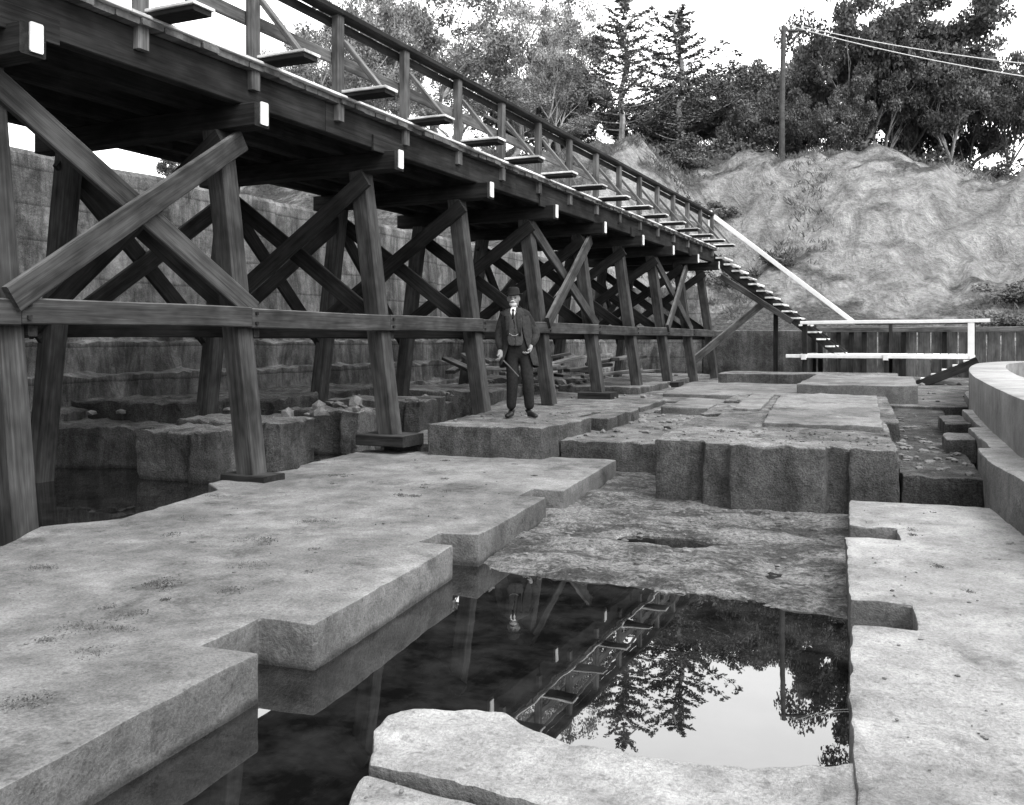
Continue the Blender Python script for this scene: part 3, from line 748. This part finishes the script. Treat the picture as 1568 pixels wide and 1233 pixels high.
t.tube([hc+Vector((-.01,-.099,.008)),hc+Vector((.01,-.099,.008))],[.0015]*2,4); mk('spectacles',t.v,t.f,M_felt,MAN)
prof=[(.0,.145),(.03,.156),(.055,.154),(.078,.138),(.088,.11),(.094,.062),(.100,.052),(.125,.05),(.14,.058),(.141,.053),(.12,.044),(.09,.044),(.088,.06),(0,.06)]
V=[];F=[];n=28
for r,z in prof:
    for i in range(n):
        a=2*math.pi*i/n; V.append(hc+Vector((r*.9*math.cos(a),r*1.04*math.sin(a),z+(.012*math.cos(2*a) if r>.11 else 0))))
for k in range(len(prof)-1):
    for i in range(n): j=(i+1)%n; F.append((k*n+i,k*n+j,(k+1)*n+j,(k+1)*n+i))
mk('hat',V,F,M_felt,MAN,smooth=True)
for nm,c,dr in(('shoe_right',(-.15,.03,0),(-.25,-1)),('shoe_left',(.10,.03,0),(.6,-.8))):
    d=Vector((dr[0],dr[1],0)).normalized(); c=Vector(c)
    skin(nm,[c-d*.05+Vector((0,0,.045)),c+d*.04+Vector((0,0,.05)),c+d*.12+Vector((0,0,.038)),c+d*.19+Vector((0,0,.03)),c+Vector((0,0,.11))],[(0,1),(1,2),(2,3),(0,4)],[(.042,.042),(.042,.042),(.045,.036),(.034,.026),.05],M_leather)
def hand(nm,wr,fwd,side,thumb_side,curl):
    wr=Vector(wr); f=Vector(fwd).normalized(); sd=Vector(side); sd=(sd-f*sd.dot(f)).normalized(); nrm=f.cross(sd).normalized()*curl
    skin(nm+'_palm',[wr-f*.03,wr+f*.015,wr+f*.05,wr+f*.09],[(0,1),(1,2),(2,3)],[.032,(.040,.030),(.050,.026),(.050,.022)],M_skin)
    for i,(o_,L) in enumerate(((-.03,.066),(-.01,.080),(.01,.075),(.03,.058))):
        b0=wr+f*.075+sd*o_; p1=b0+(f*.8+nrm*.5).normalized()*L*.55; p2=p1+(f*.2+nrm).normalized()*L*.38; p3=p2+(nrm*.9-f*.45).normalized()*L*.3
        skin('%s_finger_%d'%(nm,i+1),[b0,p1,p2,p3],[(0,1),(1,2),(2,3)],[.0125,.012,.011,.009],M_skin,1)
    b0=wr+f*.03+sd*thumb_side*.028; p1=b0+(f*.6+sd*thumb_side*.6+nrm*.5).normalized()*.035; p2=p1+(f*.6+nrm*.8).normalized()*.03
    skin(nm+'_thumb',[b0,p1,p2],[(0,1),(1,2)],[.015,.013,.011],M_skin,1)
hand('hand_right',(-.285,-.085,.89),(.10,-.18,-1),(0,-1,0),1,1)
hand('hand_left',(.125,-.085,.955),(-.35,-.2,-.9),(.3,-.9,-.1),1,1)
t=Tree(); t.tube([Vector((-.33,-.05,.85)),Vector((-.16,-.15,.70)),Vector((-.02,-.22,.56))],[.011,.010,.009],8); mk('walking_stick',t.v,t.f,M_pole,MAN)

# ------------------------------------------------------------ sky, sun, camera
wd=bpy.data.worlds.new('World'); scene.world=wd; wd.use_nodes=True; nt=wd.node_tree
bg=nt.nodes['Background']; sk=nt.nodes.new('ShaderNodeTexSky'); sk.sky_type='NISHITA'; sk.sun_disc=False
EL,AZ=R(50),R(120)   # azimuth clockwise from +Y
sk.sun_elevation=EL; sk.sun_rotation=AZ; sk.dust_density=4; sk.air_density=1.2
bw=nt.nodes.new('ShaderNodeRGBToBW'); nt.links.new(sk.outputs[0],bw.inputs[0])
m1=nt.nodes.new('ShaderNodeMath'); m1.operation='MULTIPLY_ADD'; nt.links.new(bw.outputs[0],m1.inputs[0]); m1.inputs[1].default_value=2.0; m1.inputs[2].default_value=3.6
tc=nt.nodes.new('ShaderNodeTexCoord'); dp=nt.nodes.new('ShaderNodeVectorMath'); dp.operation='DOT_PRODUCT'
nm_=nt.nodes.new('ShaderNodeVectorMath'); nm_.operation='NORMALIZE'; nt.links.new(tc.outputs['Generated'],nm_.inputs[0]); nt.links.new(nm_.outputs[0],dp.inputs[0])
dp.inputs[1].default_value=Vector((-.15,.9,.42)).normalized()
mr=nt.nodes.new('ShaderNodeMapRange'); mr.interpolation_type='SMOOTHSTEP'; nt.links.new(dp.outputs['Value'],mr.inputs[0])
for i,x in enumerate((.55,1,1,2.5)): mr.inputs[i+1].default_value=x
m2=nt.nodes.new('ShaderNodeMath'); m2.operation='MULTIPLY'; nt.links.new(m1.outputs[0],m2.inputs[0]); nt.links.new(mr.outputs[0],m2.inputs[1])
nt.links.new(m2.outputs[0],bg.inputs['Color'])
bg.inputs['Strength'].default_value=.15
sl=bpy.data.lights.new('sun','SUN'); sl.energy=1.0; sl.angle=R(14); sl.color=(1,.995,.985)
so=bpy.data.objects.new('sun',sl); scene.collection.objects.link(so)
dv=Vector((math.sin(AZ)*math.cos(EL),math.cos(AZ)*math.cos(EL),math.sin(EL))); so.rotation_euler=dv.to_track_quat('Z','Y').to_euler()
cd=bpy.data.cameras.new('camera'); co=bpy.data.objects.new('camera',cd); scene.collection.objects.link(co)
co.location=(0,0,CAMZ); co.rotation_euler=(R(90),0,TH); cd.sensor_width=36; cd.lens=36*1400/1568; cd.shift_y=-94.5/1568
cd.clip_start=.05; cd.clip_end=3000; scene.camera=co
scene.view_settings.view_transform='Standard'; scene.view_settings.look='None'; scene.view_settings.exposure=0
